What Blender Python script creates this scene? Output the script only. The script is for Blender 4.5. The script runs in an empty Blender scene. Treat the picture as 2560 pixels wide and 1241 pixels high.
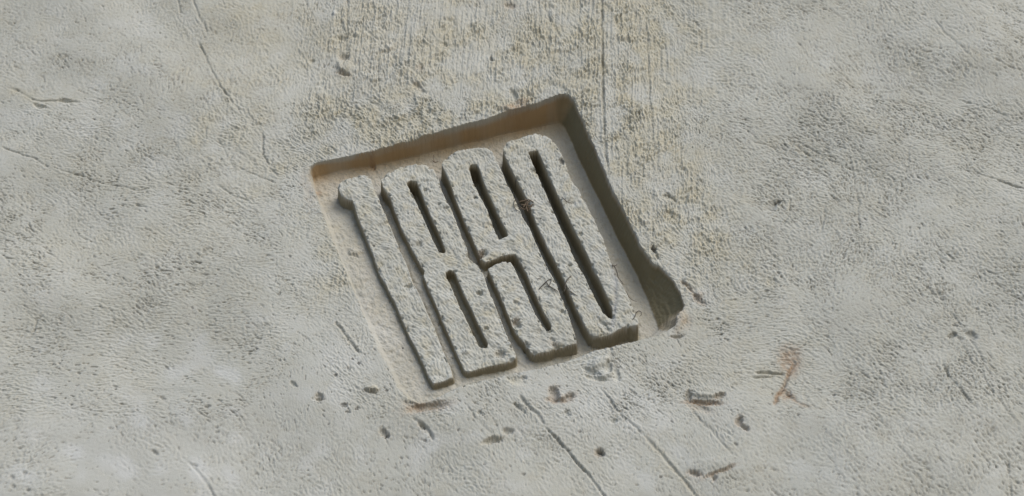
import bpy, math
import numpy as np
from mathutils import Vector, Matrix, Euler

rng = np.random.default_rng(7)
# ------------------------------------------------------------------ frame of the wall
# P right, Q up along the wall (as the camera is rolled), h out of the wall, in units of 0.5 mm
S = 0.0005
TILT = math.radians(37.0)          # the camera looks up at the wall from below
ROLL = math.radians(18.6)          # the numerals stand upright in the world, the camera is rolled
FOC = 5000.0
CX, CY = 1280.0, 620.5
Z0 = 3.0
sT, cT = math.sin(TILT), math.cos(TILT)
cR, sR = math.cos(ROLL), math.sin(ROLL)

def world(P, Q, h):
    """wall frame -> world metres (wall is vertical, faces -Y, numerals upright)"""
    return (P*cR + Q*sR)*S, -h*S, Z0 + (-P*sR + Q*cR)*S

# ------------------------------------------------------------------ camera
sc = bpy.context.scene
cam_d = bpy.data.cameras.new('camera'); cam = bpy.data.objects.new('camera', cam_d)
sc.collection.objects.link(cam); sc.camera = cam
cam_d.sensor_width = 36.0; cam_d.lens = 36.0*FOC/2560.0
cam_d.clip_start = 0.05; cam_d.clip_end = 200
C3 = Vector(world(0.0, -sT*FOC, cT*FOC))
def wdir(p, q, h):
    return Vector((p*cR + q*sR, -h, -p*sR + q*cR))
fwd = wdir(0, sT, -cT); up = wdir(0, cT, sT); right = wdir(1, 0, 0)
m = Matrix((right, up, -fwd)).transposed().to_4x4(); m.translation = C3
cam.matrix_world = m

# ------------------------------------------------------------------ light: overcast daylight from above right
SUN_EL, SUN_AZ = math.radians(31), math.radians(46)     # azimuth from the wall's outward normal towards its right
w = bpy.data.worlds.new('World'); sc.world = w; w.use_nodes = True
nt = w.node_tree; bg = nt.nodes['Background']
sky = nt.nodes.new('ShaderNodeTexSky'); sky.sky_type = 'NISHITA'; sky.sun_disc = False
sky.sun_elevation = SUN_EL
sdir = Vector((math.sin(SUN_AZ)*math.cos(SUN_EL), -math.cos(SUN_AZ)*math.cos(SUN_EL), math.sin(SUN_EL)))
sky.sun_rotation = math.atan2(sdir.x, sdir.y)
sky.air_density = 1.0; sky.dust_density = 1.0; sky.ozone_density = 1.0
nt.links.new(sky.outputs[0], bg.inputs[0]); bg.inputs[1].default_value = 0.10
sl = bpy.data.lights.new('sun', 'SUN'); sun = bpy.data.objects.new('sun', sl); sc.collection.objects.link(sun)
sl.energy = 1.5; sl.angle = math.radians(42); sl.color = (1.0, 0.96, 0.88)
sun.rotation_euler = (-sdir).to_track_quat('-Z', 'Y').to_euler()
sc.view_settings.view_transform = 'Standard'; sc.view_settings.look = 'None'
sc.view_settings.gamma = 1.0; sc.view_settings.exposure = 0.70
sc.render.engine = 'CYCLES'
sc.cycles.max_bounces = 6; sc.cycles.diffuse_bounces = 4

# ------------------------------------------------------------------ helpers for numbers
def unproj(px, py, h=0.0):
    """point of the photograph -> (P, Q) on the plane at height h of the wall"""
    px = np.asarray(px, float); py = np.asarray(py, float)
    a = (px-CX)/FOC; b = -(py-CY)/FOC
    dP = a; dQ = sT + b*cT; dh = -cT + b*sT
    t = (h - cT*FOC)/dh
    return t*dP, -sT*FOC + t*dQ
def proj(P, Q, h=0.0):
    x = P; y = Q + sT*FOC; z = h - cT*FOC
    d = y*sT - z*cT; v = y*cT + z*sT
    return CX + FOC*x/d, CY - FOC*v/d

DP, DQ = 1.95, 2.3
PL, PR, QB, QT = -1440.0, 1450.0, -890.0, 985.0
pr = np.arange(PL, PR+.1, DP); qr = np.arange(QB, QT+.1, DQ)
NX, NY = len(pr), len(qr)
P, Q = np.meshgrid(pr, qr)
PXI, PYI = proj(P, Q)               # where each point of the wall lies in the photograph (used to place marks)
fx = np.fft.rfftfreq(NX, DP)[None, :]; fy = np.fft.fftfreq(NY, DQ)[:, None]
FR = np.sqrt(fx*fx + fy*fy)
def norm(a): return (a - a.mean())/a.std()
def white(): return np.fft.rfft2(rng.standard_normal((NY, NX)))
def band(wl, width=0.5):
    """isotropic noise of one wavelength (units)"""
    f0 = 1.0/wl
    g = np.exp(-0.5*(np.log(np.maximum(FR, 1e-6)/f0)/width)**2)
    return norm(np.fft.irfft2(white()*g, s=(NY, NX)))
def low(wl):
    return norm(np.fft.irfft2(white()*np.exp(-(FR*wl)**2*2.0), s=(NY, NX)))
def sstep(a, b, x):
    t = np.clip((x-a)/(b-a), 0, 1); return t*t*(3-2*t)
def gz(px, py, rx, ry=None, ang=0.0):
    """soft round patch centred where the photograph shows it"""
    ry = ry or rx
    dx = PXI-px; dy = PYI-py
    c, s = math.cos(math.radians(ang)), math.sin(math.radians(ang))
    return np.exp(-(((dx*c+dy*s)/rx)**2 + ((-dx*s+dy*c)/ry)**2))

# ------------------------------------------------------------------ direction of the trowel / brush strokes
ctrl = [(150,120,38),(420,120,52),(620,120,66),(620,330,55),(300,330,32),(150,560,28),(450,560,30),(700,520,42),(200,760,6),
        (500,760,8),(700,700,20),(150,1000,2),(450,980,8),(100,1200,-12),(330,1180,20),(650,1150,44),(820,980,45),(1000,1120,30),
        (1250,1150,24),(1500,1100,32),(1750,1150,34),(900,120,78),(1100,120,80),(1350,120,70),(1550,200,86),(1680,380,84),
        (1760,120,35),(1950,150,38),(2250,120,46),(2480,180,44),(2500,430,24),(2250,380,34),(2000,330,34),(1850,420,40),
        (1780,600,72),(1980,600,66),(2080,540,96),(2150,680,118),(2300,560,40),(2480,680,40),(2350,800,58),(2150,850,26),
        (1900,850,16),(2000,980,26),(2250,1000,40),(2420,960,56),(2500,1150,72),(2150,1150,34),(1150,700,50),(900,760,42),(1000,300,50),(2450,850,48)]
c2 = np.zeros_like(P); s2 = np.zeros_like(P); wsum = np.zeros_like(P)
for x, y, a in ctrl:
    k = 1.0/(((PXI-x)**2 + (PYI-y)**2)/1e4 + 0.25)**1.6
    aa = math.atan2(math.sin(math.radians(-a))/0.8, math.cos(math.radians(-a)))
    c2 += k*math.cos(2*aa); s2 += k*math.sin(2*aa); wsum += k
jit = 0.16*low(160.0) + 0.24*low(45.0)
THETA = 0.5*np.arctan2(s2, c2) + jit
NO = 12
def oriented(L, W, peak):
    """noise drawn out along THETA: length L, width W (units), peaked at wavelength peak across"""
    out = np.zeros_like(P); wt = np.zeros_like(P)
    wn = white()
    for k in range(NO):
        a = math.pi*k/NO
        ca, sa = math.cos(a), math.sin(a)
        fl = fx*ca + fy*sa; fc = -fx*sa + fy*ca
        g = np.exp(-(fl*L)**2) * (np.exp(-(fc*W)**2) - np.exp(-(fc*peak*2.2)**2))
        n = np.fft.irfft2(wn*g, s=(NY, NX)); n /= n.std()
        d = np.abs((THETA - a + math.pi/2) % math.pi - math.pi/2)
        ww = np.clip(1 - d/(math.pi/NO), 0, 1)
        out += ww*n; wt += ww*ww
    return out/np.sqrt(np.maximum(wt, 1e-6))

st_fine = oriented(8.0, 1.6, 5.5)
st_mid = oriented(16.0, 2.2, 8.5)
st_long = oriented(60.0, 4.5, 22.0)
st_b = oriented(17.0, 2.6, 13.0)
def drag(L, W, pk):
    g = np.exp(-((fy+.04*fx)*L)**2)*(np.exp(-(fx*W)**2)-np.exp(-(fx*pk*2.2)**2)); return norm(np.fft.irfft2(white()*g, s=(NY, NX)))
dr1 = drag(120, 3.5, 14); dr2 = drag(190, 8, 40)
und = low(420.0); und2 = low(150.0); grain = band(7.0, .35); grain2 = band(13.0, .4); crumb = band(17.0, .45); blot = low(60.0)

# zones -----------------------------------------------------------------------
rough = np.clip(1.1*gz(1000,330,330,130,-14) + 1.1*gz(1200,110,460,170) + 0.85*gz(1560,330,130,330,-20) + 0.9*gz(1690,560,120,180,-20)
                + 0.75*gz(850,640,120,110,60) + .45*gz(1600,30,160,90)+ .35*gz(560,330,140,120) + .9*gz(1640,650,90,120), 0, 1.15)
rough *= 0.75 + 0.35*np.clip(blot, -1.5, 1.5)
rough = np.clip(rough, 0, 1.25)
smooth = np.clip(0.9*gz(350,1150,420,170) + .7*gz(1300,1130,500,120) + .6*gz(500,900,350,110) + .35*gz(350,250,300,200), 0, 1)
lined = np.clip(1.0*gz(2300,250,420,260) + 1.1*gz(2350,900,260,260,30) + .9*gz(2250,620,260,160) + .8*gz(2000,500,300,180) + .55*gz(150,720,200,150)
                + .45*gz(500,450,300,150), 0, 1.1)

H = 5.0*und + 1.5*und2
rg = np.clip(rough, 0, 1)
dragz = np.clip(gz(1230,40,420,230) + .8*gz(1600,300,110,300,-4) + .6*gz(1500,1130,330,110)*0, 0, 1)
calm = 1 - .85*np.clip(1.3*gz(1230,610,620,520), 0, 1)
H = H*calm + .5*low(80.0)*(.3+.7*calm) + 4.0*low(260.0)*calm
amp = np.clip(.85 + .5*lined - .35*smooth + .30*low(110.0) + .25*low(45.0), .2, 2)*(1-.3*rg)
H += 1.2*amp*(.30*np.tanh(2.6*(st_mid+.3*crumb)) + .36*np.tanh(3.2*(st_b+.35*grain2)) + .14*st_fine + .12*st_mid + .10*grain2)
H += .05*grain + .05*rng.standard_normal(P.shape)
dmod = np.clip(.6 + .6*low(90.0), 0, 1.5)
H += dragz*dmod*(.42*dr2 + .08*dr1) - dragz*1.5*sstep(1.6, 2.6, dr1)*dmod
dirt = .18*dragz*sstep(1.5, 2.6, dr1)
brk1 = band(26.0, .5); brk2 = band(40.0, .5); brk3 = band(22.0, .5)
def lines(n, wd, mask): return np.exp(-(n/wd)**2)*mask
dens = np.clip(.70 + .45*lined - .40*smooth + .32*low(130.0) + .25*low(45.0), 0, 1.6)
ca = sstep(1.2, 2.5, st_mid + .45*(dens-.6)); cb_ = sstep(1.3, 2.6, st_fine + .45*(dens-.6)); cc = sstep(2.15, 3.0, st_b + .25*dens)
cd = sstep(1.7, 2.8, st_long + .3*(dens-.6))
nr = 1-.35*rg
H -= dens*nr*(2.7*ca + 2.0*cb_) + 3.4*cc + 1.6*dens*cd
dirt += dens*nr*(.60*ca + .42*cb_) + .75*cc + .4*dens*cd  # darker creases: some dirt, some shade painted in to deepen the strokes
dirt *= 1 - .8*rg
cr, cr2 = ca, cb_
# crumbly, sandy plaster round the panel
fl1 = band(19.0, .6) + .5*st_mid; fl2 = band(34.0, .6) + .5*st_b
fl3 = band(58.0, .5) + .8*dr2 + .3*st_b
rgm = rg*np.clip(.85+.35*low(55.0), .2, 1.4)
H += rgm*(.70*np.tanh(2.4*fl1) + 1.15*np.tanh(2.6*fl2) + 1.9*np.tanh(2.4*fl3)) + rg*( .22*np.clip(grain2,-1.5,2.4) + .25*st_mid + .10*grain + .3*np.clip(crumb, 0, 2.5))
k1 = lines(st_b + .5*crumb, .24, sstep(-.1, 1.1, brk1)); k2 = sstep(1.1, 2.2, -grain2 + .5*st_fine)
H -= rgm*(1.8*k1 + 1.0*k2); dirt += rg*(.14*k1 + .10*k2)
H += rg*1.3*sstep(1.5, 2.2, crumb + .5*st_mid)
pit = band(15.0, .25)
H -= 3.6*sstep(2.7, 3.5, pit + .25*blot)

# masks for what the surface is made of ---------------------------------------
warm = np.clip(.75*rough*(.7+.3*blot) + .35*gz(1100,60,380,130) + .55*gz(1620,300,110,380,-6)*(1+.3*blot) + .3*gz(600,60,200,150) + .28*gz(260,620,200,60)
               + .30*gz(1850,930,160,80) + .10*np.clip(blot-.5,0,2), 0, 1)
rust = np.zeros_like(P); speck = np.zeros_like(P); pale = np.clip(.5*np.clip(-blot-.3,0,1.5)*(.3+smooth) + .5*gz(1500,1010,170,90) + .4*gz(880,880,90,100) + .35*gz(330,1130,420,150) + .3*gz(950,130,120,120), 0, 1)
raw = np.zeros_like(P)  # brown tint that paints shade on the panel's sides

# ------------------------------------------------------------------ the final grid: finer over the panel
def axis(lo, hi, a, b, fine, coarse):
    n1 = int(round((a-lo)/coarse)); n2 = int(round((b-a)/fine)); n3 = int(round((hi-b)/coarse))
    return np.concatenate([np.linspace(lo, a, n1, endpoint=False), np.linspace(a, b, n2, endpoint=False), np.linspace(b, hi, n3+1)])
gp = axis(pr[0], pr[-1], -590, 520, 1.35, 2.25); gq = axis(qr[0], qr[-1], -500, 500, 1.6, 2.75)
fj = np.clip((gp-PL)/DP, 0, NX-1.001); fi = np.clip((gq-QB)/DQ, 0, NY-1.001)
J0, I0 = fj.astype(int), fi.astype(int); JW, IW = (fj-J0)[None, :], (fi-I0)[:, None]
def resample(a):
    r = a[:, J0]*(1-JW) + a[:, J0+1]*JW
    return r[I0]*(1-IW) + r[I0+1]*IW
_low, _band = low, band
def low(wl): return resample(_low(wl))
def band(wl, width=.5): return resample(_band(wl, width))
for _n in ('H','dirt','warm','rust','pale','raw','blot','und','und2','grain','grain2','crumb','st_mid','st_fine','st_b','st_long','rough','ca','cb_','brk1'):
    globals()[_n] = resample(globals()[_n])
cr, cr2 = ca, cb_
P, Q = np.meshgrid(gp, gq); NY2, NX2 = P.shape
PXI, PYI = proj(P, Q)
speck = np.zeros_like(P)

# ------------------------------------------------------------------ marks in the plaster, where the photograph shows them
def seg_dist(X, Y, pts):
    best = np.full(X.shape, 1e9); along = np.zeros(X.shape)
    L = 0.0
    for (x0, y0), (x1, y1) in zip(pts[:-1], pts[1:]):
        vx, vy = x1-x0, y1-y0; l2 = vx*vx+vy*vy + 1e-9
        t = np.clip(((X-x0)*vx+(Y-y0)*vy)/l2, 0, 1)
        d = np.hypot(X-x0-t*vx, Y-y0-t*vy)
        k = d < best; best = np.where(k, d, best); along = np.where(k, L + t*math.sqrt(l2), along)
        L += math.sqrt(l2)
    return best, along/L
wob1 = low(26.0)*1.8; wob2 = low(26.0)*1.8; rag1 = band(9.0)*1.1; rag2 = band(9.0)*1.1; brk = low(35.0)
def window(pts, pad=40):
    a = np.array(pts); p, q = unproj(a[:, 0], a[:, 1])
    i0, i1 = np.searchsorted(gq, [q.min()-pad, q.max()+pad]); j0, j1 = np.searchsorted(gp, [p.min()-pad, p.max()+pad])
    return slice(i0, i1), slice(j0, j1), p, q
def groove(pts, depth, width, step=0.0, warm_=0.0, rust_=0.0, gaps=0.0):
    si, sj, p, q = window(pts)
    d, t = seg_dist(P[si, sj]+.6*wob1[si, sj]+.9*rag1[si, sj], Q[si, sj]+.6*wob2[si, sj]+.9*rag2[si, sj], list(zip(p, q)))
    taper = np.clip(np.minimum(t, 1-t)*9, 0, 1)**.7
    k = np.exp(-(d/width)**2)*taper*(1 - gaps*sstep(-.2, .8, brk[si, sj]))
    k = k*(.75 + .35*np.clip(brk[si, sj], -1, 1)); H[si, sj] -= .9*depth*k; dirt[si, sj] += .32*k
    if step: H[si, sj] += .6*step*np.exp(-((d-width*1.9)/width)**2)*taper
    if warm_: warm[si, sj] = np.clip(warm[si, sj] + warm_*np.exp(-(d/14)**2)*taper, 0, 1)
    if rust_: rust[si, sj] = np.clip(rust[si, sj] + .7*rust_*np.exp(-(d/6)**2)*taper*(1+.4*blot[si, sj]), 0, 1)
def blob(px, py, rx, ry, ang, depth, soft=1.0, rim=0.0, warm_=0.0, rust_=0.0, speck_=0.0):
    """a pit (depth > 0) or a grain standing out (depth < 0)"""
    pad = max(rx, ry)*2.2+8
    si, sj, _, _ = window([(px-pad, py-pad), (px+pad, py+pad)], 5)
    rs = min(1.0, max(rx, ry)/7.0)
    dx = PXI[si, sj]-px + (wob1[si, sj]*.8 + rag1[si, sj]*1.3)*rs; dy = PYI[si, sj]-py + (wob2[si, sj]*.8 + rag2[si, sj]*1.3)*rs
    c, s = math.cos(math.radians(ang)), math.sin(math.radians(ang))
    r = np.sqrt(((dx*c+dy*s)/rx)**2 + ((-dx*s+dy*c)/ry)**2)
    k = 1 - sstep(1-.55*soft, 1+.35*soft, r)
    H[si, sj] -= depth*k
    if rim: H[si, sj] += rim*np.exp(-((r-1.25)/.28)**2)
    for arr, v in ((warm, warm_), (rust, .72*rust_), (speck, speck_)):
        if v: arr[si, sj] = np.clip(arr[si, sj] + v*(k if arr is speck else np.exp(-(r/1.35)**4)), 0, 1)

# long seams and scratches
groove([(478,-20),(490,25),(508,62),(522,92)], 5, 2.4)
groove([(443,0),(452,30),(466,40)], 4, 2.2)
groove([(492,100),(507,128),(524,170),(545,210),(572,248),(597,282)], 6.5, 2.6, step=1.2)
groove([(0,362),(45,378),(88,394),(126,420)], 5, 2.6, gaps=.3)
groove([(130,415),(200,440),(262,458),(310,470),(350,476),(392,472)], 4.5, 2.6, gaps=.5)
groove([(18,215),(45,224),(62,236),(80,246),(108,254),(150,250),(205,260)], 6, 2.6, warm_=.6, gaps=.4)
groove([(545,350),(575,402),(590,378),(612,390)], 4, 2.2)
groove([(600,420),(650,440),(690,452)], 4.5, 2.2, gaps=.4)
groove([(655,330),(658,385),(672,410),(694,438)], 5, 2.3)
groove([(540,460),(580,485),(622,498)], 5, 2.6)
groove([(430,425),(470,432),(500,445)], 3, 2.4, gaps=.5)
groove([(338,512),(352,518),(368,522)], 6, 3)
groove([(1505,-25),(1505,90),(1506,170),(1508,260),(1510,330),(1516,390),(1522,445)], 8, 3.0, step=2.4, warm_=.25)
groove([(1345,-10),(1350,55),(1348,110),(1346,185)], 4.5, 2.3, warm_=.2)
groove([(943,140),(946,190),(948,235)], 4, 2.4)
groove([(866,-10),(868,35),(868,95)], 5, 3.2, warm_=.4)
groove([(1073,40),(1056,120),(1054,190)], 3.5, 2.4, gaps=.4)
groove([(1615,30),(1617,120),(1622,210),(1631,310),(1634,400)], 4.5, 2.4, gaps=.45)
groove([(1655,180),(1658,300),(1664,390)], 3, 2.6, gaps=.5)
groove([(1690,200),(1700,330),(1706,480)], 2.6, 2.6, gaps=.5)
groove([(1352,0),(1380,55),(1405,100),(1440,115)], 5.5, 4, gaps=.3, warm_=.3)
groove([(1298,990),(1318,1012),(1340,1036),(1364,1064)], 8, 4.0, step=1.5, gaps=.2)
groove([(1364,1068),(1390,1096),(1418,1128),(1450,1165),(1484,1205),(1520,1250),(1535,1270)], 8, 3.0, step=1.8)
groove([(1283,1008),(1298,1020),(1312,1036)], 8, 4.5)
groove([(1497,965),(1525,995),(1556,1038),(1590,1066),(1612,1088)], 6, 3.0, step=1.5)
groove([(1612,1088),(1655,1135),(1690,1180),(1740,1240),(1760,1265)], 4.5, 3.6, step=1.6, warm_=.5)
groove([(1165,1012),(1190,1048),(1235,1092)], 3.6, 2.8, gaps=.3)
groove([(1290,1070),(1315,1105)], 2.6, 2.6)
groove([(1700,980),(1745,1040),(1790,1085),(1830,1140)], 3.4, 3.0, gaps=.4)
groove([(467,1150),(488,1172),(510,1202),(540,1245)], 5.5, 2.8, step=1.2)
groove([(838,806),(852,822),(866,848),(884,868),(900,888)], 8, 3.4, step=1.6, warm_=.5)
groove([(1030,1045),(1056,1058),(1072,1080),(1086,1100)], 7, 3.6)
groove([(905,990),(912,1010)], 4, 3)
groove([(2489,446),(2520,456),(2545,464),(2585,474)], 7, 2.8)
groove([(2400,425),(2440,432),(2490,446)], 4, 2.6, gaps=.4)
groove([(2400,255),(2440,264),(2478,276),(2525,292)], 5, 2.6, gaps=.2)
groove([(1968,345),(2000,370),(2032,395)], 5, 2.8, warm_=.2)
groove([(1990,350),(2040,378),(2090,405),(2150,430)], 4.5, 2.6, gaps=.3)
groove([(2330,50),(2360,90),(2400,125),(2430,160)], 4.5, 2.8, gaps=.25)
groove([(2340,720),(2372,775),(2402,808),(2420,842)], 5.5, 3.0, gaps=.2)
groove([(2358,905),(2372,940),(2395,970),(2422,1005),(2450,1030)], 6, 3.0)
groove([(2400,850),(2430,905),(2470,960),(2520,1030),(2545,1060)], 4.5, 2.8, gaps=.3)
groove([(2420,840),(2460,900),(2500,945)], 4, 2.6, gaps=.3)
groove([(2520,1140),(2524,1190),(2526,1260)], 4, 2.6)
groove([(2225,1095),(2250,1130),(2285,1165)], 4, 2.6, gaps=.2)
groove([(2065,500),(2062,540),(2050,590)], 4, 2.4)
groove([(2145,480),(2146,530),(2150,575)], 4.5, 2.4, gaps=.2)
groove([(2275,350),(2270,400),(2262,440)], 3.5, 2.4, gaps=.2)
groove([(1978,490),(1975,530),(1958,560)], 3.5, 2.2)
groove([(1700,695),(1722,715),(1745,738),(1770,758)], 8, 3.2, rust_=.75)
groove([(1888,925),(1920,926),(1962,932)], 6.5, 3.2, warm_=.5)
groove([(1885,938),(1920,936),(1940,934)], 6, 3.0)
groove([(1990,895),(1972,930),(1960,960),(1945,985),(1935,1015)], 7, 3.2, rust_=.8)
groove([(1965,975),(1990,1000),(2025,1020)], 5, 3, rust_=.5)
groove([(1665,480),(1680,490),(1688,505)], 7, 2.6)
groove([(2,640),(20,650),(48,655)], 3.5, 2.6)
groove([(1880,350),(1910,358),(1960,372)], 3.4, 2.6, gaps=.4)
groove([(85,830),(92,800),(108,792)], 4, 2.6)
# cavities, rust marks and grains
blob(858,120,14,62,-3, 4.5, warm_=.8); blob(858,165,17,14,0,-9,soft=.9,warm_=.7); blob(858,184,16,5,8,9,rust_=.35)
blob(860,140,11,8,20,7,rust_=.25); blob(856,95,10,6,0,6)
blob(1275,14,14,7,0,6,rust_=.5); blob(1050,172,10,8,0,6,rust_=.3); blob(1045,215,12,6,30,6,rust_=.3); blob(1060,230,12,5,20,5)
blob(1282,236,7,14,-35,9); blob(1112,112,9,4,20,6,warm_=.5); blob(1230,145,4,8,-35,8,speck_=.5)
blob(1668,490,12,8,20,5,warm_=.6); blob(1640,480,6,10,0,-4)
blob(985,265,24,12,20,-3,warm_=.3)
for x, y, r in ((931,296,4),(1076,252,4),(1104,276,6),(1126,280,4),(932,356,5),(995,314,4),(912,97,4),(1060,266,3),(1207,224,3),(960,250,3),(767,285,3),
                (773,317,3),(1567,212,4),(1190,60,4),(1240,30,3),(2350,65,4),(1832,186,5),(1985,190,3),(2102,315,6),(2192,254,5),(2025,228,4),(2032,243,4),(2500,305,3),
                (2325,390,3),(862,1016,11),(893,1024,8),(871,1034,7),(897,910,6),(871,924,5),(838,941,5),(969,978,5),(1450,1079,5),(1502,1128,7),(1652,1192,5),(1990,954,3),
                (1996,1036,4),(2086,983,6),(2240,951,3),(2166,1152,4),(1838,1110,6),(2398,845,8),(2388,810,7),(235,640,4),(57,637,4),(100,685,4),(270,833,4),(195,933,6),
                (415,909,7),(287,963,6),(405,988,8),(540,1068,6),(545,1080,5),(517,1015,8),(640,1180,6),(697,732,7),(725,642,5),(510,630,5),(480,768,5),(62,1185,8),(32,1195,8),
                (38,1218,8),(70,1230,6),(386,1132,10),(488,1165,8),(1145,1078,5),(1060,1100,6),(965,1090,8),(1640,1060,4),(1310,1190,5),(1160,1200,4),(1210,1165,4),(1850,830,3),(700,900,5),
                (880,900,4),(820,1060,4),(1680,1050,4),(1560,985,4),(1700,900,4),(1642,905,3)):
    blob(x, y, r*.95, r*.6, rng.uniform(-30, 45), 1.4+r*.22, soft=.8, speck_=(.7 if y > 870 and x > 790 else .35))
blob(2430,835,16,9,30,7,speck_=.25); blob(2380,838,7,12,60,7,speck_=.4)
blob(1763,975,46,15,3,-3,soft=1); 
blob(1760,1001,40,5,3,9,soft=.9,rust_=.9); blob(1762,984,36,5,5,-4,soft=1); blob(1800,986,14,6,-25,9,rust_=.5); blob(1722,985,7,14,0,10,rust_=.2)
blob(1750,1015,30,9,20,5,rust_=.3)
blob(1848,1050,9,13,20,12,rust_=.5); blob(1860,1068,14,6,35,10,rust_=.45)
blob(1385,985,12,16,0,12,rust_=.5); blob(1402,990,9,10,20,-5); blob(1422,992,18,8,-25,9,rust_=.6); blob(1392,1002,24,7,0,7,rust_=.5)
blob(1500,905,30,14,-20,-8); blob(1480,930,22,7,20,7); blob(1510,935,26,10,-10,-6); blob(1522,915,8,16,10,8); blob(1540,932,9,20,0,6,warm_=.4); blob(1490,945,30,5,12,6,warm_=.5)
blob(930,974,15,8,10,-7,warm_=.5); blob(930,981,15,4,12,7,rust_=.15)
blob(800,995,10,9,0,8,rust_=.25); blob(735,962,9,5,20,6); blob(796,1000,12,5,0,5)
blob(958,1080,7,14,-35,9,rust_=.2); blob(1055,1065,7,10,-30,10,rust_=.15); blob(1232,1104,24,8,-14,12,rust_=.15,warm_=.5); blob(1235,1098,22,5,-14,-3)
blob(1270,1080,14,7,0,8,rust_=.2); blob(1200,1035,8,5,0,5); blob(1420,1035,9,6,30,6); blob(1500,1132,12,9,10,11,rust_=.35); blob(1535,1050,10,8,0,5)
blob(1290,952,22,12,10,4,warm_=.9); blob(1310,945,9,5,0,5); blob(1180,958,20,8,-10,4,warm_=.6)
blob(1738,1185,18,6,10,8,rust_=.6); blob(1800,1180,42,4,-22,7,rust_=.65); blob(1785,1198,8,9,0,7,rust_=.3); blob(1770,1160,60,16,-8,-3)
blob(1975,893,24,26,10,3.0,soft=1,rust_=.85); blob(1968,985,14,12,0,4,rust_=.6); blob(1985,930,12,12,0,0.5,rust_=.4)
blob(1680,735,8,10,0,-6,warm_=.4); blob(1745,742,18,7,40,6,rust_=.5); blob(1752,732,7,9,0,-4,rust_=.4)
blob(1700,795,12,26,15,-4,rust_=.40,warm_=.5); blob(1694,835,16,5,-10,8,rust_=.2); blob(1720,800,12,14,15,2,rust_=.3)
blob(1636,621,5,10,-20,10,speck_=.9); blob(1644,640,4,10,-20,8)
blob(1930,700,14,9,0,4,warm_=.5); blob(1300,262,22,10,-15,3,rust_=.6); blob(1275,270,16,8,0,-4,rust_=.4)
blob(780,150,9,5,0,5); blob(100,265,14,5,10,6,warm_=.5); blob(160,252,16,4,0,6,warm_=.5)
blob(1930,510,20,10,-30,5,speck_=.2); blob(1945,505,12,4,-20,6,speck_=.5); blob(1665,205,8,6,0,4)
blob(430,980,90,14,0,1.6,soft=1.2); 
blob(1068,1018,50,11,-10,13,soft=1.2,rust_=.62); blob(1030,1012,24,8,5,6,rust_=.35)  # brown here paints the shade on the slope below the panel's lip
blob(770,465,14,40,-10,1,rust_=.25)
blob(835,35,5,4,0,-5); pale += gz(835,35,5)*2

# ------------------------------------------------------------------ the sunk panel and its raised numerals
F_PTS = [(771,424),(776,411),(790,402),(850,391),(905,381),(930,377),(957,369),(1011,354),(1060,341),(1112,325),(1160,310),(1221,296),(1255,283),(1292,271),(1350,255),
         (1390,241),(1408,237),(1422,240),(1434,253),(1451,291),(1485,362),(1503,405),(1522,450),(1534,480),(1566,535),(1600,608),(1617,634),(1634,658),(1648,663),(1664,676),
         (1684,699),(1703,728),(1711,757),(1707,772),(1694,782),(1690,808),(1661,827),(1632,837),(1593,847),(1529,863),(1484,876),(1446,893),(1409,905),(1361,919),(1281,936),
         (1230,949),(1177,959),(1145,970),(1110,988),(1080,1005),(1046,1012),(1021,1000),(992,969),(976,935),(964,908),(943,869),(925,827),(907,784),(886,731),(868,685),(850,645),(828,592),
         (818,565),(801,518),(783,472),(776,450)]
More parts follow.
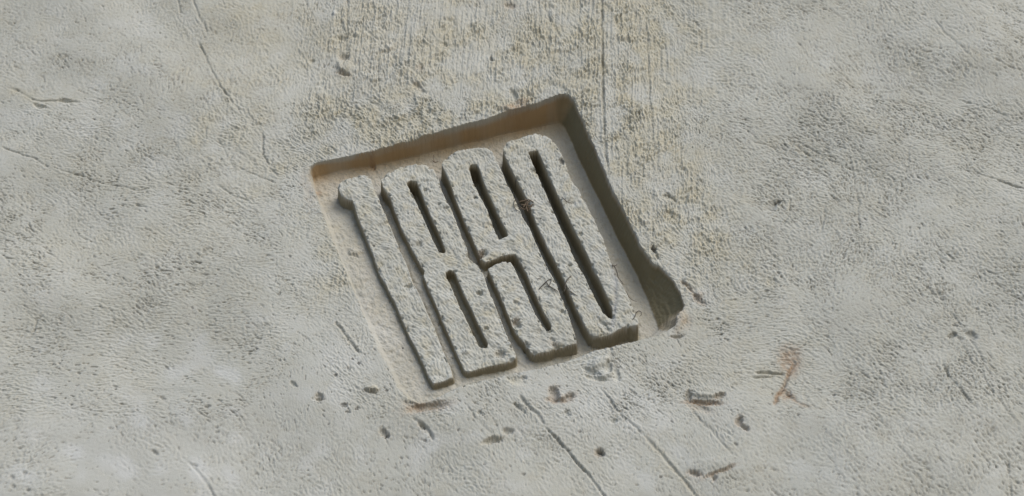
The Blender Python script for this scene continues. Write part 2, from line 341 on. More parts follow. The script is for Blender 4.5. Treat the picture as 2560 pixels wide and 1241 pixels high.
# foot of the visible sides, traced on the floor of the panel
B_TOP = [(783,446),(842,430),(930,408),(1018,389),(1082,376),(1146,362),(1200,350),(1262,335),(1330,322),(1385,310),(1400,311),(1411,322),(1431,362),(1454,416),(1485,477),(1512,531),
         (1532,572),(1561,631),(1593,695),(1625,769),(1645,824)]
B_IN = [(1590,840),(1529,856),(1484,869),(1409,898),(1361,912),(1281,929),(1230,942),(1177,952),(1142,962),(1104,982),(1077,998),(1050,1004),(1030,994),(1003,963),(977,904),(955,865),(937,822),
        (919,780),(898,727),(880,681),(841,590),(813,516),(790,468)]
DIG = {
'1': ([(844,463),(853,453),(875,445),(902,438),(918,440),(928,450),(936,470),(943,487),(963,535),(977,568),(997,619),(1017,664),(1033,706),(1051,742),(1067,779),(1088,826),(1109,880),
       (1127,919),(1134,944),(1108,953),(1083,961),(1072,940),(1056,905),(1035,862),(1014,820),(992,770),(971,728),(946,678),(930,632),(909,579),(892,535),(882,506),(880,500),(866,497),(855,490),(849,478)], []),
'8': ([(952,450),(958,440),(970,432),(1004,416),(1045,410),(1068,413),(1085,425),(1095,443),(1102,467),(1116,501),(1129,525),(1146,569),(1160,603),(1168,624),(1172,646),(1194,664),(1208,685),
       (1219,717),(1233,752),(1248,788),(1265,834),(1280,866),(1290,884),(1289,896),(1265,908),(1230,915),(1194,924),(1173,930),(1161,926),(1148,901),(1131,859),(1113,820),(1095,777),(1081,745),
       (1067,713),(1058,690),(1061,677),(1056,669),(1044,650),(1028,621),(1004,572),(990,535),(974,494),(958,470)],
      [[(1018,458),(1026,451),(1041,454),(1046,467),(1062,508),(1078,545),(1099,589),(1113,626),(1112,631),(1099,631),(1082,596),(1062,549),(1043,508),(1027,477)],
       [(1115,682),(1124,676),(1135,678),(1145,703),(1159,738),(1177,774),(1194,809),(1209,841),(1219,860),(1216,869),(1203,869),(1191,848),(1170,806),(1148,760),(1130,717),(1118,694)]]),
'9': ([(1104,412),(1110,400),(1123,389),(1153,374),(1190,369),(1218,370),(1231,378),(1240,396),(1257,433),(1274,470),(1293,508),(1308,545),(1322,566),(1337,602),(1353,637),(1372,676),(1389,705),
       (1404,744),(1418,776),(1431,815),(1442,848),(1442,859),(1409,866),(1387,869),(1374,879),(1339,885),(1326,882),(1313,860),(1293,838),(1281,818),(1273,796),(1261,766),(1248,734),(1235,705),
       (1219,673),(1242,659),(1264,653),(1277,655),(1287,670),(1297,695),(1312,724),(1328,760),(1342,792),(1357,815),(1366,827),(1376,826),(1377,811),(1363,789),(1350,760),(1331,721),(1315,682),
       (1302,655),(1288,637),(1274,637),(1252,642),(1213,656),(1203,648),(1191,623),(1173,579),(1156,545),(1139,498),(1123,457),(1109,423)],
      [[(1173,420),(1179,412),(1191,412),(1198,424),(1211,464),(1231,508),(1248,545),(1265,579),(1269,588),(1250,597),(1241,586),(1231,555),(1218,521),(1200,487),(1183,454)]]),
'0': ([(1257,372),(1268,355),(1295,347),(1312,341),(1339,334),(1363,337),(1380,349),(1394,369),(1411,399),(1427,447),(1448,477),(1471,521),(1492,560),(1507,594),(1522,640),(1545,695),(1571,740),
       (1584,773),(1597,805),(1595,814),(1564,816),(1545,824),(1529,834),(1503,840),(1484,840),(1474,834),(1464,818),(1448,786),(1432,753),(1419,721),(1406,689),(1390,657),(1371,624),(1358,596),
       (1345,570),(1327,525),(1306,477),(1285,437),(1268,403),(1259,384)],
      [[(1323,381),(1342,377),(1351,393),(1370,437),(1390,481),(1411,525),(1429,565),(1445,595),(1464,631),(1480,666),(1500,705),(1516,740),(1530,773),(1530,792),(1521,793),(1509,782),(1493,753),
        (1474,715),(1455,676),(1438,647),(1420,605),(1400,562),(1377,508),(1353,454),(1336,416),(1327,396)]]),
}
p0, q0 = unproj(700, 1075); p1, q1 = unproj(1800, 170); p0 = unproj(715, 300)[0]; p1 = p1 + 15
(i0, i1), (j0, j1) = np.searchsorted(gq, [float(q0), float(q1)]), np.searchsorted(gp, [float(p0), float(p1)])
SI, SJ = slice(i0, i1), slice(j0, j1)
Ps, Qs = P[SI, SJ], Q[SI, SJ]
wx = 1.3*low(32.0)[SI, SJ] + .55*band(11.0)[SI, SJ]; wy = 1.3*low(32.0)[SI, SJ] + .55*band(11.0)[SI, SJ]
def sdf(p, q, X, Y):
    """signed distance to a polygon, positive inside"""
    d = np.full(X.shape, 1e9); inside = np.zeros(X.shape, bool)
    n = len(p)
    for k in range(n):
        x0, y0, x1, y1 = p[k], q[k], p[(k+1) % n], q[(k+1) % n]
        vx, vy = x1-x0, y1-y0
        t = np.clip(((X-x0)*vx+(Y-y0)*vy)/(vx*vx+vy*vy+1e-9), 0, 1)
        d = np.minimum(d, (X-x0-t*vx)**2 + (Y-y0-t*vy)**2)
        c = (y0 > Y) != (y1 > Y)
        inside ^= c & (X < vx*(Y-y0)/(vy if abs(vy) > 1e-9 else 1e-9) + x0)
    d = np.sqrt(d)
    return np.where(inside, d, -d)
def soften(pts, n=1, c=.07):
    """one round of corner cutting"""
    for _ in range(n):
        out = []
        for a, b in zip(pts, pts[1:]+pts[:1]):
            out += [(a[0]*(1-c)+b[0]*c, a[1]*(1-c)+b[1]*c), (a[0]*c+b[0]*(1-c), a[1]*c+b[1]*(1-c))]
        pts = out
    return pts
# depth of the floor below the wall face, over the panel (text frame)
def depth_at(p, q):
    u = p*cR + q*sR; v = -p*sR + q*cR       # right, up
    a = np.clip((u + 400)/650., -.05, 1.1)  # 0 left .. 1 right
    b = np.clip((v + 330)/640., -.05, 1.05) # 0 bottom .. 1 top
    b = np.clip(b, 0, 1.1)**(1 + 4.0*np.clip(1-a, 0, 1))
    return (1-b)*(5 + 46*a + 20*a**4) + b*(36 + 50*a)
fp, fq = unproj(*np.array(F_PTS, float).T)
bp, bq = [], []
for x, y in B_TOP:
    D = 50.0
    for _ in range(6):
        a, b = unproj(x, y, -D); D = float(depth_at(a, b))
    bp.append(float(a)); bq.append(float(b))
for x, y in B_IN:
    a, b = unproj(x, y, 0.0); bp.append(float(a)); bq.append(float(b))
rimw = .8
wl1, wl2 = low(38.0)[SI, SJ], low(38.0)[SI, SJ]; wb = band(16.0)[SI, SJ]
sF = sdf(fp, fq, Ps+.7*wl1+.4*wb, Qs+.7*wl2+.4*wb)
sB = -sdf(bp, bq, Ps+.4*wx, Qs+.4*wy)      # positive outside the floor
Dm = depth_at(Ps, Qs)
t = np.clip(sF/np.maximum(sF + np.maximum(sB, 0), 1e-6), 0, 1); t = np.where(sB <= 0, 1.0, t); t = np.minimum(t, np.clip(sF/(3.2+4.8*(Qs > -.35*Ps)), 0, 1)); t = np.where(sF <= 0, 0.0, t)
tt = np.clip(sF/1.6, 0, 1)*np.clip(t*12, 0, 1)*.14 + .86*t
tt = np.where(t <= 0, 0, tt/1.0)
Hs = H[SI, SJ].copy()
rim_drop = .8*np.exp(-np.maximum(-sF, 0)/2.0)*(sF <= 0) + .8*(sF > 0)
chipr = 4.0*sstep(1.0, 1.8, band(26.0)[SI, SJ])*np.exp(-np.maximum(-sF, 0)/3.0); rim_drop = rim_drop + chipr*(sF <= 0)
und_s = (5.0*und + 1.5*und2)[SI, SJ]
floor_tex = .5*und2[SI, SJ]*1.5 + .35*grain[SI, SJ] + .35*crumb[SI, SJ] + .25*st_mid[SI, SJ] + .7*band(30.0)[SI, SJ]
inside = sF > 0
fade = np.clip(1-t*3, 0, 1)
Hn = np.where(inside, und_s*(1-t) + (Hs-und_s)*fade - rim_drop*(1-t) - Dm*tt + floor_tex*t, Hs - rim_drop)
# fine tool grooves along the sides
side_m = (t > .05) & (t < .98)
Hn += np.where(side_m, 1.5*np.sin(t*17+1.2*wl1)*np.sin(t*math.pi) + 1.0*np.sin(t*41+2*wl2)*np.sin(t*math.pi), 0)*sstep(6, 16, sF-np.minimum(sB, 0)*0)*(Dm > 34)
# numerals
fb = band(55.0)[SI, SJ]; chipn = band(34.0)[SI, SJ]
fc1 = sstep(1.5, 2.5, st_mid)[SI, SJ]; fc2 = sstep(1.6, 2.6, st_fine)[SI, SJ]; fc3 = sstep(1.5, 2.4, -crumb)[SI, SJ]
face_tex = .32*st_mid[SI, SJ] + .26*grain2[SI, SJ] + .4*np.tanh(2*crumb[SI, SJ]) + .5*np.tanh(3*st_b[SI, SJ]) + .9*fb  - 1.6*fc1 - 1.5*fc2 - 1.7*fc3
FH = {'1': 5.0, '8': 2.0, '9': -2.0, '0': -3.0}
slot = np.full(Ps.shape, -1e9); owner = np.full(Ps.shape, -1); smax = np.full(Ps.shape, -1e9)
for k, (name, (outer, holes)) in enumerate(DIG.items()):
    a, b = unproj(*np.array(soften(outer), float).T, FH[name])
    s = sdf(a, b, Ps+.35*wx+.25*wl1, Qs+.35*wy+.25*wl2)
    for hl in holes:
        a, b = unproj(*np.array(soften(hl, 1, .06), float).T, FH[name])
        sh = -sdf(a, b, Ps+.25*wx+.15*wl1, Qs+.25*wy+.15*wl2) - 1.0
        s = np.minimum(s, sh); slot = np.maximum(slot, -sh)
    up_ = s > smax; owner = np.where(up_, k, owner); smax = np.maximum(smax, s)
WW = 2.6
md = sstep(-WW, 0.3, smax)
face_h = face_tex + np.array(list(FH.values()))[np.maximum(owner, 0)]
edge = .7*np.exp(-np.maximum(smax, 0)/1.6) + 6.0*sstep(.8, 1.2, chipn)*sstep(7.5, 2.5, np.maximum(smax, 0)) 
trench = 3.0*np.exp(-(np.maximum(-smax-WW, 0)/5.0)**2)  # shape added to draw a line of shade along the numerals' foot
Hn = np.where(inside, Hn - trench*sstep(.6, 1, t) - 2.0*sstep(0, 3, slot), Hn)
Hn = np.where(md > 0, Hn*(1-md) + (face_h-edge)*md, Hn)
H[SI, SJ] = Hn
dirt[SI, SJ] = np.where(md > .5, (.5*fc1+.45*fc2+.4*fc3)*(md > .9), np.where(inside, .12*dirt[SI, SJ] + .35*sstep(1.6, 2.6, band(13.0)[SI, SJ]) + .28*np.exp(-(np.maximum(-smax-WW, 0)/2.5)**2), dirt[SI, SJ]))  # floor specks are dirt; the last halo paints contact shade round the numerals
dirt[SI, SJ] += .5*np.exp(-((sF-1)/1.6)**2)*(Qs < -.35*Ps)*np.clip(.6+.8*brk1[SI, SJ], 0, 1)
# pits and scars on the numerals and the floor
def fblob(px, py, rx, ry, ang, depth, **k): blob(px, py, rx, ry, ang, depth, **k)
for a in ((1022,717,8,5,-20,9),(975,530,16,11,20,3.0),(1052,522,5,4,0,7),(1200,734,8,6,0,9),(1050,612,9,7,30,8),(1250,884,14,10,-30,9),(1210,818,12,9,0,-5),(1217,824,7,4,20,9),
          (1290,808,13,9,40,10),(1318,865,8,6,30,8),(1390,862,10,6,0,8),(1380,850,8,5,10,5),(1208,630,10,7,-20,10),(1171,640,7,5,0,8),(1065,456,5,4,0,5),(1107,475,5,6,0,7),(1064,475,5,4,0,6),
          (1097,511,4,3,0,5),(1117,521,4,3,0,5),(1334,425,8,4,10,6),(1452,585,6,5,0,6),(1405,778,8,6,0,8),(1426,663,6,4,0,6),(1510,770,10,8,0,-3),(940,535,18,12,0,2.5),(1130,700,8,7,0,2.5),
          (1190,491,6,3,0,5),(1300,468,6,4,0,-3),(1290,760,9,6,20,5),(1236,690,7,5,0,-3),(1100,800,7,6,0,4),(1165,880,9,5,0,-3),(1140,760,7,5,20,4),(1260,720,7,5,20,4),(1515,815,24,5,50,3),(1505,825,20,3,45,4),
          (1540,812,12,10,0,4)):
    fblob(*a)
blob(1408,399,5,8,-20,7,speck_=.9)
blob(885,625,12,13,0,-6); blob(885,634,11,5,10,5); blob(1084,403,8,4,10,1,speck_=.8); blob(1008,397,4,4,0,1,rust_=.5)
blob(932,384,8,5,60,4,rust_=.9); blob(794,458,6,4,0,1,rust_=.8); blob(1200,632,9,7,-20,3,rust_=.7,speck_=.4)
blob(1290,800,8,6,0,2,rust_=.5); blob(1385,858,14,6,0,1,rust_=.25); blob(1250,884,12,8,0,1,rust_=.2)
for x, y, r in ((1052,509,4),(1112,522,4),(1152,575,3),(1170,569,3),(975,492,4),(1064,478,4),(1096,443,5),(1100,470,4),(1216,566,3),(1290,443,3),(1190,491,4),(935,618,3),(1005,865,3),(1131,886,3),(1350,545,3),(1345,605,4)):
    blob(x, y, r, r*.7, 20, 2.5, speck_=.8)
groove([(1533,640),(1540,700),(1536,760),(1530,812)], 2.5, 4.5)
groove([(1527,862),(1528,900),(1532,930)], 5, 3.2)
groove([(1480,800),(1500,815),(1525,822)], 3.5, 3, gaps=.1); groove([(1490,790),(1508,806),(1530,812)], 3.5, 3)
groove([(1400,520),(1425,500),(1440,512)], 2, 2)
streak = np.zeros_like(P)
si, sj, p_, q_ = window([(1530,630),(1540,700),(1538,760),(1532,812)])
d_, _t = seg_dist(P[si, sj], Q[si, sj], list(zip(p_, q_))); streak[si, sj] = np.exp(-(d_/6)**2)*.5

olive = np.zeros_like(P)
# panel tints: shade painted brown on head and right sides, tan floor near head
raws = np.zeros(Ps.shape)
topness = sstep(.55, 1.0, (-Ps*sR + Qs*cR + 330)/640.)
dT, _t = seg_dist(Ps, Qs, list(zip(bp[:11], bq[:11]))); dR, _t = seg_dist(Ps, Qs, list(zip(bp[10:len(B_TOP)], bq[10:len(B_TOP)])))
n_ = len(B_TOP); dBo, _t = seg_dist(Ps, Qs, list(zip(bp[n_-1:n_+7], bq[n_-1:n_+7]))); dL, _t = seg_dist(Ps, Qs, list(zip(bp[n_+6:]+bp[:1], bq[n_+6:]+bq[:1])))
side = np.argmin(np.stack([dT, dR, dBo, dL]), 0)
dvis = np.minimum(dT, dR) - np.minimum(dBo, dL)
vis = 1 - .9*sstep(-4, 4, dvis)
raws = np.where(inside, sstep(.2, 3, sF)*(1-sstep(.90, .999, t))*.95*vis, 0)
olives = np.where(inside, sstep(.2, 3, sF)*(1-sstep(.92, .999, t))*sstep(-9, 9, dT-dR)*vis, 0)  # darker tone paints the shade of the right side
olives = np.maximum(olives, .80*np.exp(-(np.maximum(-smax-WW*.6, 0)/2.2)**2)*(md < .93)*(sF > 3)); olives = np.maximum(olives, .5*sstep(-1, 1, slot))  # shade painted on the numerals' sides and in their slots
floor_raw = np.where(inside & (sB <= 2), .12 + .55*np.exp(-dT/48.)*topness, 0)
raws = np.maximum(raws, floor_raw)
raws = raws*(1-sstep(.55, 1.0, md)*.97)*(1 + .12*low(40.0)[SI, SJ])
raws = np.maximum(raws, .45*np.exp(-np.abs(smax+WW*.5)/3.0)*(md < .99)*(sF > 0))  # brown tint paints more shade down the numerals' sides
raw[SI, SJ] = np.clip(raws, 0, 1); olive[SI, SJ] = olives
warm[SI, SJ] = np.where(inside, warm[SI, SJ]*.35 + (.12+.3*md)*np.clip(low(22.0)[SI, SJ], 0, 2), warm[SI, SJ])
speck_r = band(9.0, .3)
speck = np.clip(speck + .55*sstep(3.3, 3.9, speck_r + .15*rough)*(PYI > -200), 0, 1)

# ------------------------------------------------------------------ material
def attr_node(nt, name):
    n = nt.nodes.new('ShaderNodeAttribute'); n.attribute_name = name; n.attribute_type = 'GEOMETRY'; return n
def plaster():
    mt = bpy.data.materials.new('lime_plaster'); mt.use_nodes = True
    nt = mt.node_tree; L = nt.links; b = nt.nodes['Principled BSDF']
    tc = nt.nodes.new('ShaderNodeTexCoord')
    def noise(scale, detail=4, rough=.6):
        n = nt.nodes.new('ShaderNodeTexNoise'); n.inputs['Scale'].default_value = scale
        n.inputs['Detail'].default_value = detail; n.inputs['Roughness'].default_value = rough
        L.new(tc.outputs['Object'], n.inputs['Vector']); return n
    def ramp(src, a, b_, lo=0.0, hi=1.0):
        r = nt.nodes.new('ShaderNodeMapRange'); r.inputs['From Min'].default_value = a; r.inputs['From Max'].default_value = b_
        r.inputs['To Min'].default_value = lo; r.inputs['To Max'].default_value = hi; r.clamp = True
        L.new(src, r.inputs['Value']); return r.outputs['Result']
    def mul(a, b_):
        r = nt.nodes.new('ShaderNodeMath'); r.operation = 'MULTIPLY'; r.use_clamp = True
        L.new(a, r.inputs[0])
        if isinstance(b_, float): r.inputs[1].default_value = b_
        else: L.new(b_, r.inputs[1])
        return r.outputs[0]
    def mix(fac, a, col):
        r = nt.nodes.new('ShaderNodeMix'); r.data_type = 'RGBA'
        L.new(fac, r.inputs['Factor'])
        if isinstance(a, tuple): r.inputs['A'].default_value = (*a, 1)
        else: L.new(a, r.inputs['A'])
        r.inputs['B'].default_value = (*col, 1)
        return r.outputs['Result']
    n1 = noise(9, 5, .6); n2 = noise(55, 5, .65); n3 = noise(420, 3, .6); n4 = noise(26, 4, .6); n5 = noise(180, 4, .65)
    c = mix(ramp(n1.outputs['Fac'], .38, .66), (0.368, 0.370, 0.342), (0.414, 0.418, 0.392))
    c = mix(ramp(n2.outputs['Fac'], .48, .75, 0, .45), c, (0.335, 0.318, 0.265))
    c = mix(ramp(n3.outputs['Fac'], .55, .8, 0, .3), c, (0.30, 0.288, 0.256))
    c = mix(ramp(n4.outputs['Fac'], .55, .7, 0, .22), c, (0.48, 0.482, 0.472))
    wv = attr_node(nt, 'warm').outputs['Fac']
    c = mix(mul(mul(wv, ramp(n2.outputs['Fac'], .3, .6, .35, 1.0)), .62), c, (0.385, 0.352, 0.262))
    c = mix(mul(attr_node(nt, 'pale').outputs['Fac'], .8), c, (0.475, 0.485, 0.485))
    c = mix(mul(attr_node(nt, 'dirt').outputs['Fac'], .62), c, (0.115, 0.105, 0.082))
    c = mix(attr_node(nt, 'streak').outputs['Fac'], c, (0.30, 0.31, 0.33))
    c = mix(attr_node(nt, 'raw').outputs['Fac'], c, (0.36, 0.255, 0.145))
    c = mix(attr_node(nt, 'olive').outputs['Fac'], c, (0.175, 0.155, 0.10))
    c = mix(mul(attr_node(nt, 'rust').outputs['Fac'], ramp(n5.outputs['Fac'], .34, .56, .35, 1.0)), c, (0.27, 0.175, 0.105))
    c = mix(mul(attr_node(nt, 'speck').outputs['Fac'], .85), c, (0.055, 0.052, 0.05))
    L.new(c, b.inputs['Base Color'])
    b.inputs['Roughness'].default_value = 0.86
    b.inputs['Specular IOR Level'].default_value = 0.25
    bn = noise(900, 3, .6); bn2 = noise(330, 4, .65)
    add = nt.nodes.new('ShaderNodeMath'); add.operation = 'ADD'; L.new(bn.outputs['Fac'], add.inputs[0]); L.new(bn2.outputs['Fac'], add.inputs[1])
    bp_ = nt.nodes.new('ShaderNodeBump'); bp_.inputs['Strength'].default_value = .4; bp_.inputs['Distance'].default_value = .0009
    L.new(add.outputs[0], bp_.inputs['Height']); L.new(bp_.outputs[0], b.inputs['Normal'])
    return mt
MAT = plaster()

# ------------------------------------------------------------------ one grid of heights, cut into wall, panel floor, panel sides and numerals
def extend(a):
    """carry the wall on past the frame with wider and wider cells"""
    return a
EXT = np.cumsum(np.array([3,4,6,8,11,15,20,30,45,60,90,130,180,260,360,500.]))
pe = np.concatenate([gp[0]-EXT[::-1], gp, gp[-1]+EXT]); qe = np.concatenate([gq[0]-EXT[::-1], gq, gq[-1]+EXT])
ne = len(EXT)
def padarr(a, mode='edge'): return np.pad(a, ne, mode=mode)
He = padarr(H)
PE, QE = np.meshgrid(pe, qe)
# relief of the outlying wall: cheap sines so that the surface goes on as it does in view
out = np.ones_like(PE, bool); out[ne:-ne, ne:-ne] = False
He = np.where(out, He*.6 + 2.0*np.sin(PE/310.+QE/450.)+1.5*np.sin(QE/270.-PE/520.), He)
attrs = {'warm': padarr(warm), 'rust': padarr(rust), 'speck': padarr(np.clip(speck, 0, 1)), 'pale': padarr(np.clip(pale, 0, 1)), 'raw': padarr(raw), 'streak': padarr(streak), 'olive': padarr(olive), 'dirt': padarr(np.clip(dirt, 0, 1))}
for k in ('rust', 'speck'): attrs[k] = np.where(out, 0, attrs[k])
X, Y, Z = world(PE, QE, He)
VX = np.stack([X, Y, Z], -1).reshape(-1, 3).astype(np.float32)
ny, nx = PE.shape
idx = np.arange(ny*nx).reshape(ny, nx)
quads = np.stack([idx[:-1, :-1], idx[:-1, 1:], idx[1:, 1:], idx[1:, :-1]], -1)      # counter-clockwise seen from outside
reg = np.zeros((ny, nx), int)
sub = np.zeros(Ps.shape, int)
sub[(sF > .5)] = 2                                   # sides
sub[(sF > .5) & (t >= .995)] = 1                       # floor
dd = smax > -(WW+.6)
sub[dd & (sF > 0)] = 3 + owner[dd & (sF > 0)]
reg[ne+i0:ne+i1, ne+j0:ne+j1] = sub
freg = np.max(np.stack([reg[:-1, :-1], reg[:-1, 1:], reg[1:, 1:], reg[1:, :-1]], -1), -1)
sidx = np.full((ny, nx), -1); sidx[ne+i0:ne+i1, ne+j0:ne+j1] = side; fs = sidx[:-1, :-1]
# global smooth normals, so that the cuts between the pieces cannot be seen
gx = np.gradient(He, axis=1)/np.gradient(PE, axis=1); gy = np.gradient(He, axis=0)/np.gradient(QE, axis=0)

def make(name, mask, parent=None, label=None):
    q = quads[mask].reshape(-1, 4)
    used, inv = np.unique(q, return_inverse=True); inv = inv.reshape(-1)
    me = bpy.data.meshes.new(name)
    me.vertices.add(len(used)); me.vertices.foreach_set('co', VX[used].ravel())
    n = len(q); me.loops.add(n*4); me.loops.foreach_set('vertex_index', inv.astype(np.int32))
    me.polygons.add(n); me.polygons.foreach_set('loop_start', np.arange(0, n*4, 4, dtype=np.int32))
    me.polygons.foreach_set('loop_total', np.full(n, 4, dtype=np.int32))
    me.update(calc_edges=True)
    me.polygons.foreach_set('use_smooth', np.ones(n, bool))
    for k, a in attrs.items():
        at = me.attributes.new(k, 'FLOAT', 'POINT'); at.data.foreach_set('value', a.ravel()[used].astype(np.float32))
    me.materials.append(MAT)
    o = bpy.data.objects.new(name, me); sc.collection.objects.link(o)
    if parent: o.parent = parent; o.matrix_parent_inverse = parent.matrix_world.inverted()
    if label: o['label'] = label
    return o

wall = make('wall', freg == 0)
wall['kind'] = 'structure'; wall['label'] = 'rough grey-white lime plastered wall with trowel strokes and scratches'
wall['category'] = 'wall'
panel = bpy.data.objects.new('date_panel', None); sc.collection.objects.link(panel)
pb = unproj(1080, 1000); panel.location = world(float(pb[0]), float(pb[1]), -20.0)
bpy.context.view_layer.update()
panel['label'] = 'sunken square panel with raised plaster numerals 1890 in the wall'; panel['category'] = 'date panel'
make('recess_floor', freg == 1, panel)
a_side = (freg == 2)
top_m, right_m, bot_m, left_m = [a_side & (fs == k) for k in range(4)]
make('recess_side', top_m, panel, 'brown head side of the sunken panel')
make('recess_side', right_m, panel, 'dark olive right side of the sunken panel, broken out at its foot')
make('recess_side', left_m, panel, 'low left side of the sunken panel')
make('recess_side', bot_m, panel, 'low bottom side of the sunken panel')
for k, (d, lab) in enumerate((('1', 'narrow raised numeral 1 with a small flag'), ('8', 'narrow raised numeral 8 with two slots'),
                              ('9', 'narrow raised numeral 9 with chipped foot'), ('0', 'narrow raised numeral 0 with one long slot'))):
    make('numeral', freg == 3+k, panel, lab)

# unseen light-coloured sheet below the frame, added to bounce light up into the panel
gm = bpy.data.meshes.new('ground'); gm.from_pydata([(-30, -40, 0), (30, -40, 0), (30, 1, 0), (-30, 1, 0)], [], [(0, 1, 2, 3)])
ground = bpy.data.objects.new('ground', gm); sc.collection.objects.link(ground); ground['kind'] = 'structure'
gmt = bpy.data.materials.new('sandy_ground'); gmt.use_nodes = True; g_ = gmt.node_tree
gn = g_.nodes.new('ShaderNodeTexNoise'); gn.inputs['Scale'].default_value = 40; gr = g_.nodes.new('ShaderNodeMix'); gr.data_type = 'RGBA'
gr.inputs['A'].default_value = (.36, .31, .24, 1); gr.inputs['B'].default_value = (.46, .41, .33, 1)
g_.links.new(gn.outputs['Fac'], gr.inputs['Factor']); g_.links.new(gr.outputs['Result'], g_.nodes['Principled BSDF'].inputs['Base Color'])
gm.materials.append(gmt)

# ------------------------------------------------------------------ dry root fibres and twigs caught on the numerals
def mat_simple(name, col, rgh=.8):
    mt = bpy.data.materials.new(name); mt.use_nodes = True; nt = mt.node_tree; b = nt.nodes['Principled BSDF']
    n = nt.nodes.new('ShaderNodeTexNoise'); n.inputs['Scale'].default_value = 600; tc = nt.nodes.new('ShaderNodeTexCoord')
    nt.links.new(tc.outputs['Object'], n.inputs['Vector'])
    r = nt.nodes.new('ShaderNodeMix'); r.data_type = 'RGBA'; nt.links.new(n.outputs['Fac'], r.inputs['Factor'])
    r.inputs['A'].default_value = (*[c*.7 for c in col], 1); r.inputs['B'].default_value = (*[min(c*1.4, 1) for c in col], 1)
    nt.links.new(r.outputs['Result'], b.inputs['Base Color']); b.inputs['Roughness'].default_value = rgh
    return mt
M_FIB = mat_simple('dry_fibre', (0.075, 0.065, 0.055)); M_TW = mat_simple('dry_twig', (0.10, 0.07, 0.045))
def height_at(px, py):
    p, q = unproj(px, py, -3.0)
    j = int(np.searchsorted(gp, float(p))); i = int(np.searchsorted(gq, float(q)))
    return float(H[max(i-1, 0):i+2, max(j-1, 0):j+2].max())
def catmull(pts, n=6):
    pts = np.array(pts, float); e = np.vstack([2*pts[0]-pts[1], pts, 2*pts[-1]-pts[-2]]); out = []
    for i in range(1, len(e)-2):
        for t in np.linspace(0, 1, n, endpoint=False):
            out.append(.5*((2*e[i]) + (-e[i-1]+e[i+1])*t + (2*e[i-1]-5*e[i]+4*e[i+1]-e[i+2])*t*t + (-e[i-1]+3*e[i]-3*e[i+1]+e[i+2])*t**3))
    out.append(pts[-1]); return np.array(out)
def fibre(name, strands, label, cat, group=None, mat=M_FIB):
    verts, faces = [], []
    base = None
    for pts, rad in strands:
        ctrl3 = []
        last = None
        for k, pt in enumerate(pts):
            x, y = pt[0], pt[1]; lift = pt[2] if len(pt) > 2 else 1.5
            hh = height_at(x, y)
            if hh < -12: hh = -5.0                    # bridges the slots
            hh += lift
            p, q = unproj(x, y, hh); ctrl3.append(world(float(p), float(q), hh))
        c = catmull(ctrl3, 6)
        if base is None: base = Vector(c[0])
        n = len(c)
        for i in range(n):
            tan = Vector(c[min(i+1, n-1)]-c[max(i-1, 0)]).normalized()
            s1 = tan.cross(Vector((0, -1, 0))).normalized(); s2_ = tan.cross(s1).normalized()
            r = .8*rad*S*(1-.65*abs(i/(n-1)-.35)); 
            for k in range(5):
                a = 2*math.pi*k/5
                verts.append(tuple(Vector(c[i]) - base + s1*math.cos(a)*r + s2_*math.sin(a)*r))
            if i:
                b0 = len(verts)-10
                for k in range(5): faces.append((b0+k, b0+(k+1) % 5, b0+5+(k+1) % 5, b0+5+k))
        b0 = len(verts)-5*n
        faces.append(tuple(b0+k for k in range(5))[::-1]); faces.append(tuple(len(verts)-5+k for k in range(5)))
    me = bpy.data.meshes.new(name); me.from_pydata(verts, [], faces); me.update()
    me.polygons.foreach_set('use_smooth', [True]*len(faces)); me.materials.append(mat)
    o = bpy.data.objects.new(name, me); o.location = base; sc.collection.objects.link(o)
    o['label'] = label; o['category'] = cat
    if group: o['group'] = group
    return o
GF = 'dry fibres caught on the numerals'
fibre('root_fibre', [([(1347,724),(1356,714),(1365,706),(1372,714),(1384,722),(1395,729)], 1.5), ([(1360,711),(1368,702),(1378,698),(1376,708),(1372,716)], 1.3),
                     ([(1362,716),(1374,717),(1386,726)], 1.1), ([(1343,698),(1352,695)], 1.1)], 'dark branching root fibre on the stem of the raised 9', 'fibre', GF)
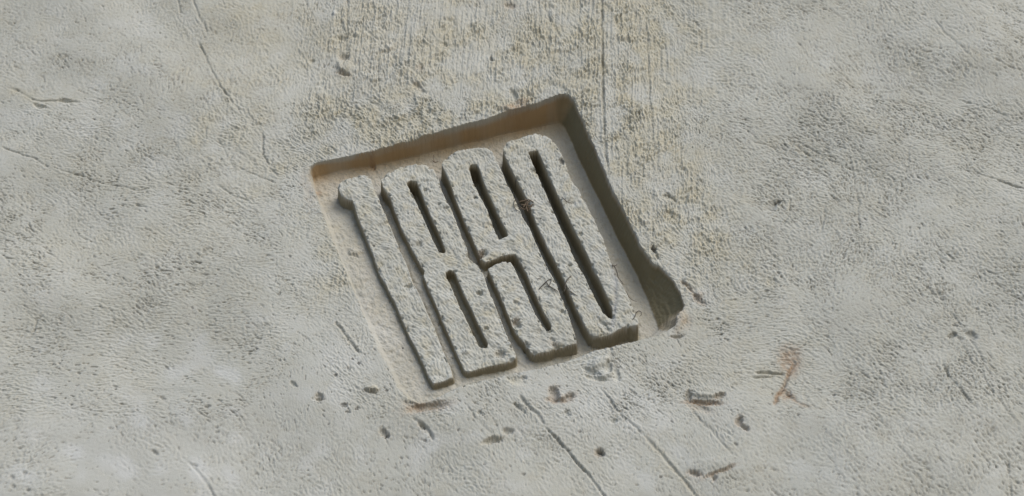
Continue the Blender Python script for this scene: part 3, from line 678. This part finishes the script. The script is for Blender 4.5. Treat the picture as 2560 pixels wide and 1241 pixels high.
fibre('root_fibre', [([(1412,722),(1414,708),(1420,697),(1428,690),(1424,692)], 1.6), ([(1412,706),(1414,718),(1410,730)], 1.3), ([(1424,728),(1434,734),(1444,740)], 1.3), ([(1414,716),(1422,722),(1426,730)], 1.2)],
      'dark hooked fibre across the gap between 9 and 0', 'fibre', GF)
fibre('root_fibre', [([(1530,662),(1537,668),(1542,680),(1546,694),(1555,706)], 1.7), ([(1530,666),(1540,664),(1543,660)], 1.4), ([(1555,706),(1558,712,2)], 1.2)], 'short dark curved fibre on the right stem of the 0', 'fibre', GF)
fibre('root_fibre', [([(1582,799),(1588,790),(1591,782),(1597,778),(1603,781),(1603,788),(1599,791)], 1.5)], 'small curled dark fibre at the lower right corner of the 0', 'fibre', GF)
fibre('root_fibre', [([(1293,498),(1286,503),(1285,514),(1290,524),(1300,530),(1310,540)], 1.2), ([(1285,514),(1292,512),(1298,520)], 1.1)], 'thin looped fibre on the upper stem of the 9', 'fibre', GF)
fibre('root_fibre', [([(1405,493),(1412,500),(1420,506),(1430,509)], 1.3), ([(1368,503),(1375,508),(1378,516)], 1.1)], 'faint straight fibre on the middle of the 0', 'fibre', GF)
fibre('root_fibre', [([(1566,728),(1572,742),(1582,751),(1592,754)], 1.0)], 'pale thin fibre beside the right edge of the 0', 'fibre', GF)
fibre('twig_tuft', [([(1298,505),(1310,503),(1322,500),(1334,506)], 2.4), ([(1308,520),(1316,508),(1326,502)], 2.6), ([(1320,530),(1316,518),(1320,506)], 2.2),
                    ([(1302,512),(1314,514),(1330,516)], 2.6), ([(1312,498),(1318,508),(1314,524)], 2.2), ([(1300,518),(1310,524),(1322,520)], 2.0), ([(1322,526),(1330,512),(1336,514)], 1.8)],
      'brown tuft of dry twigs bridging the gap between 9 and 0', 'twigs', None, M_TW)
fibre('stalk', [([(1084,388,4),(1083,396,3),(1086,402,2)], 1.0), ([(1082,402,2),(1088,406,2),(1096,404,2)], 2.0)], 'tiny dark stalk lying on the tan floor above the 8', 'stalk', None, M_TW)
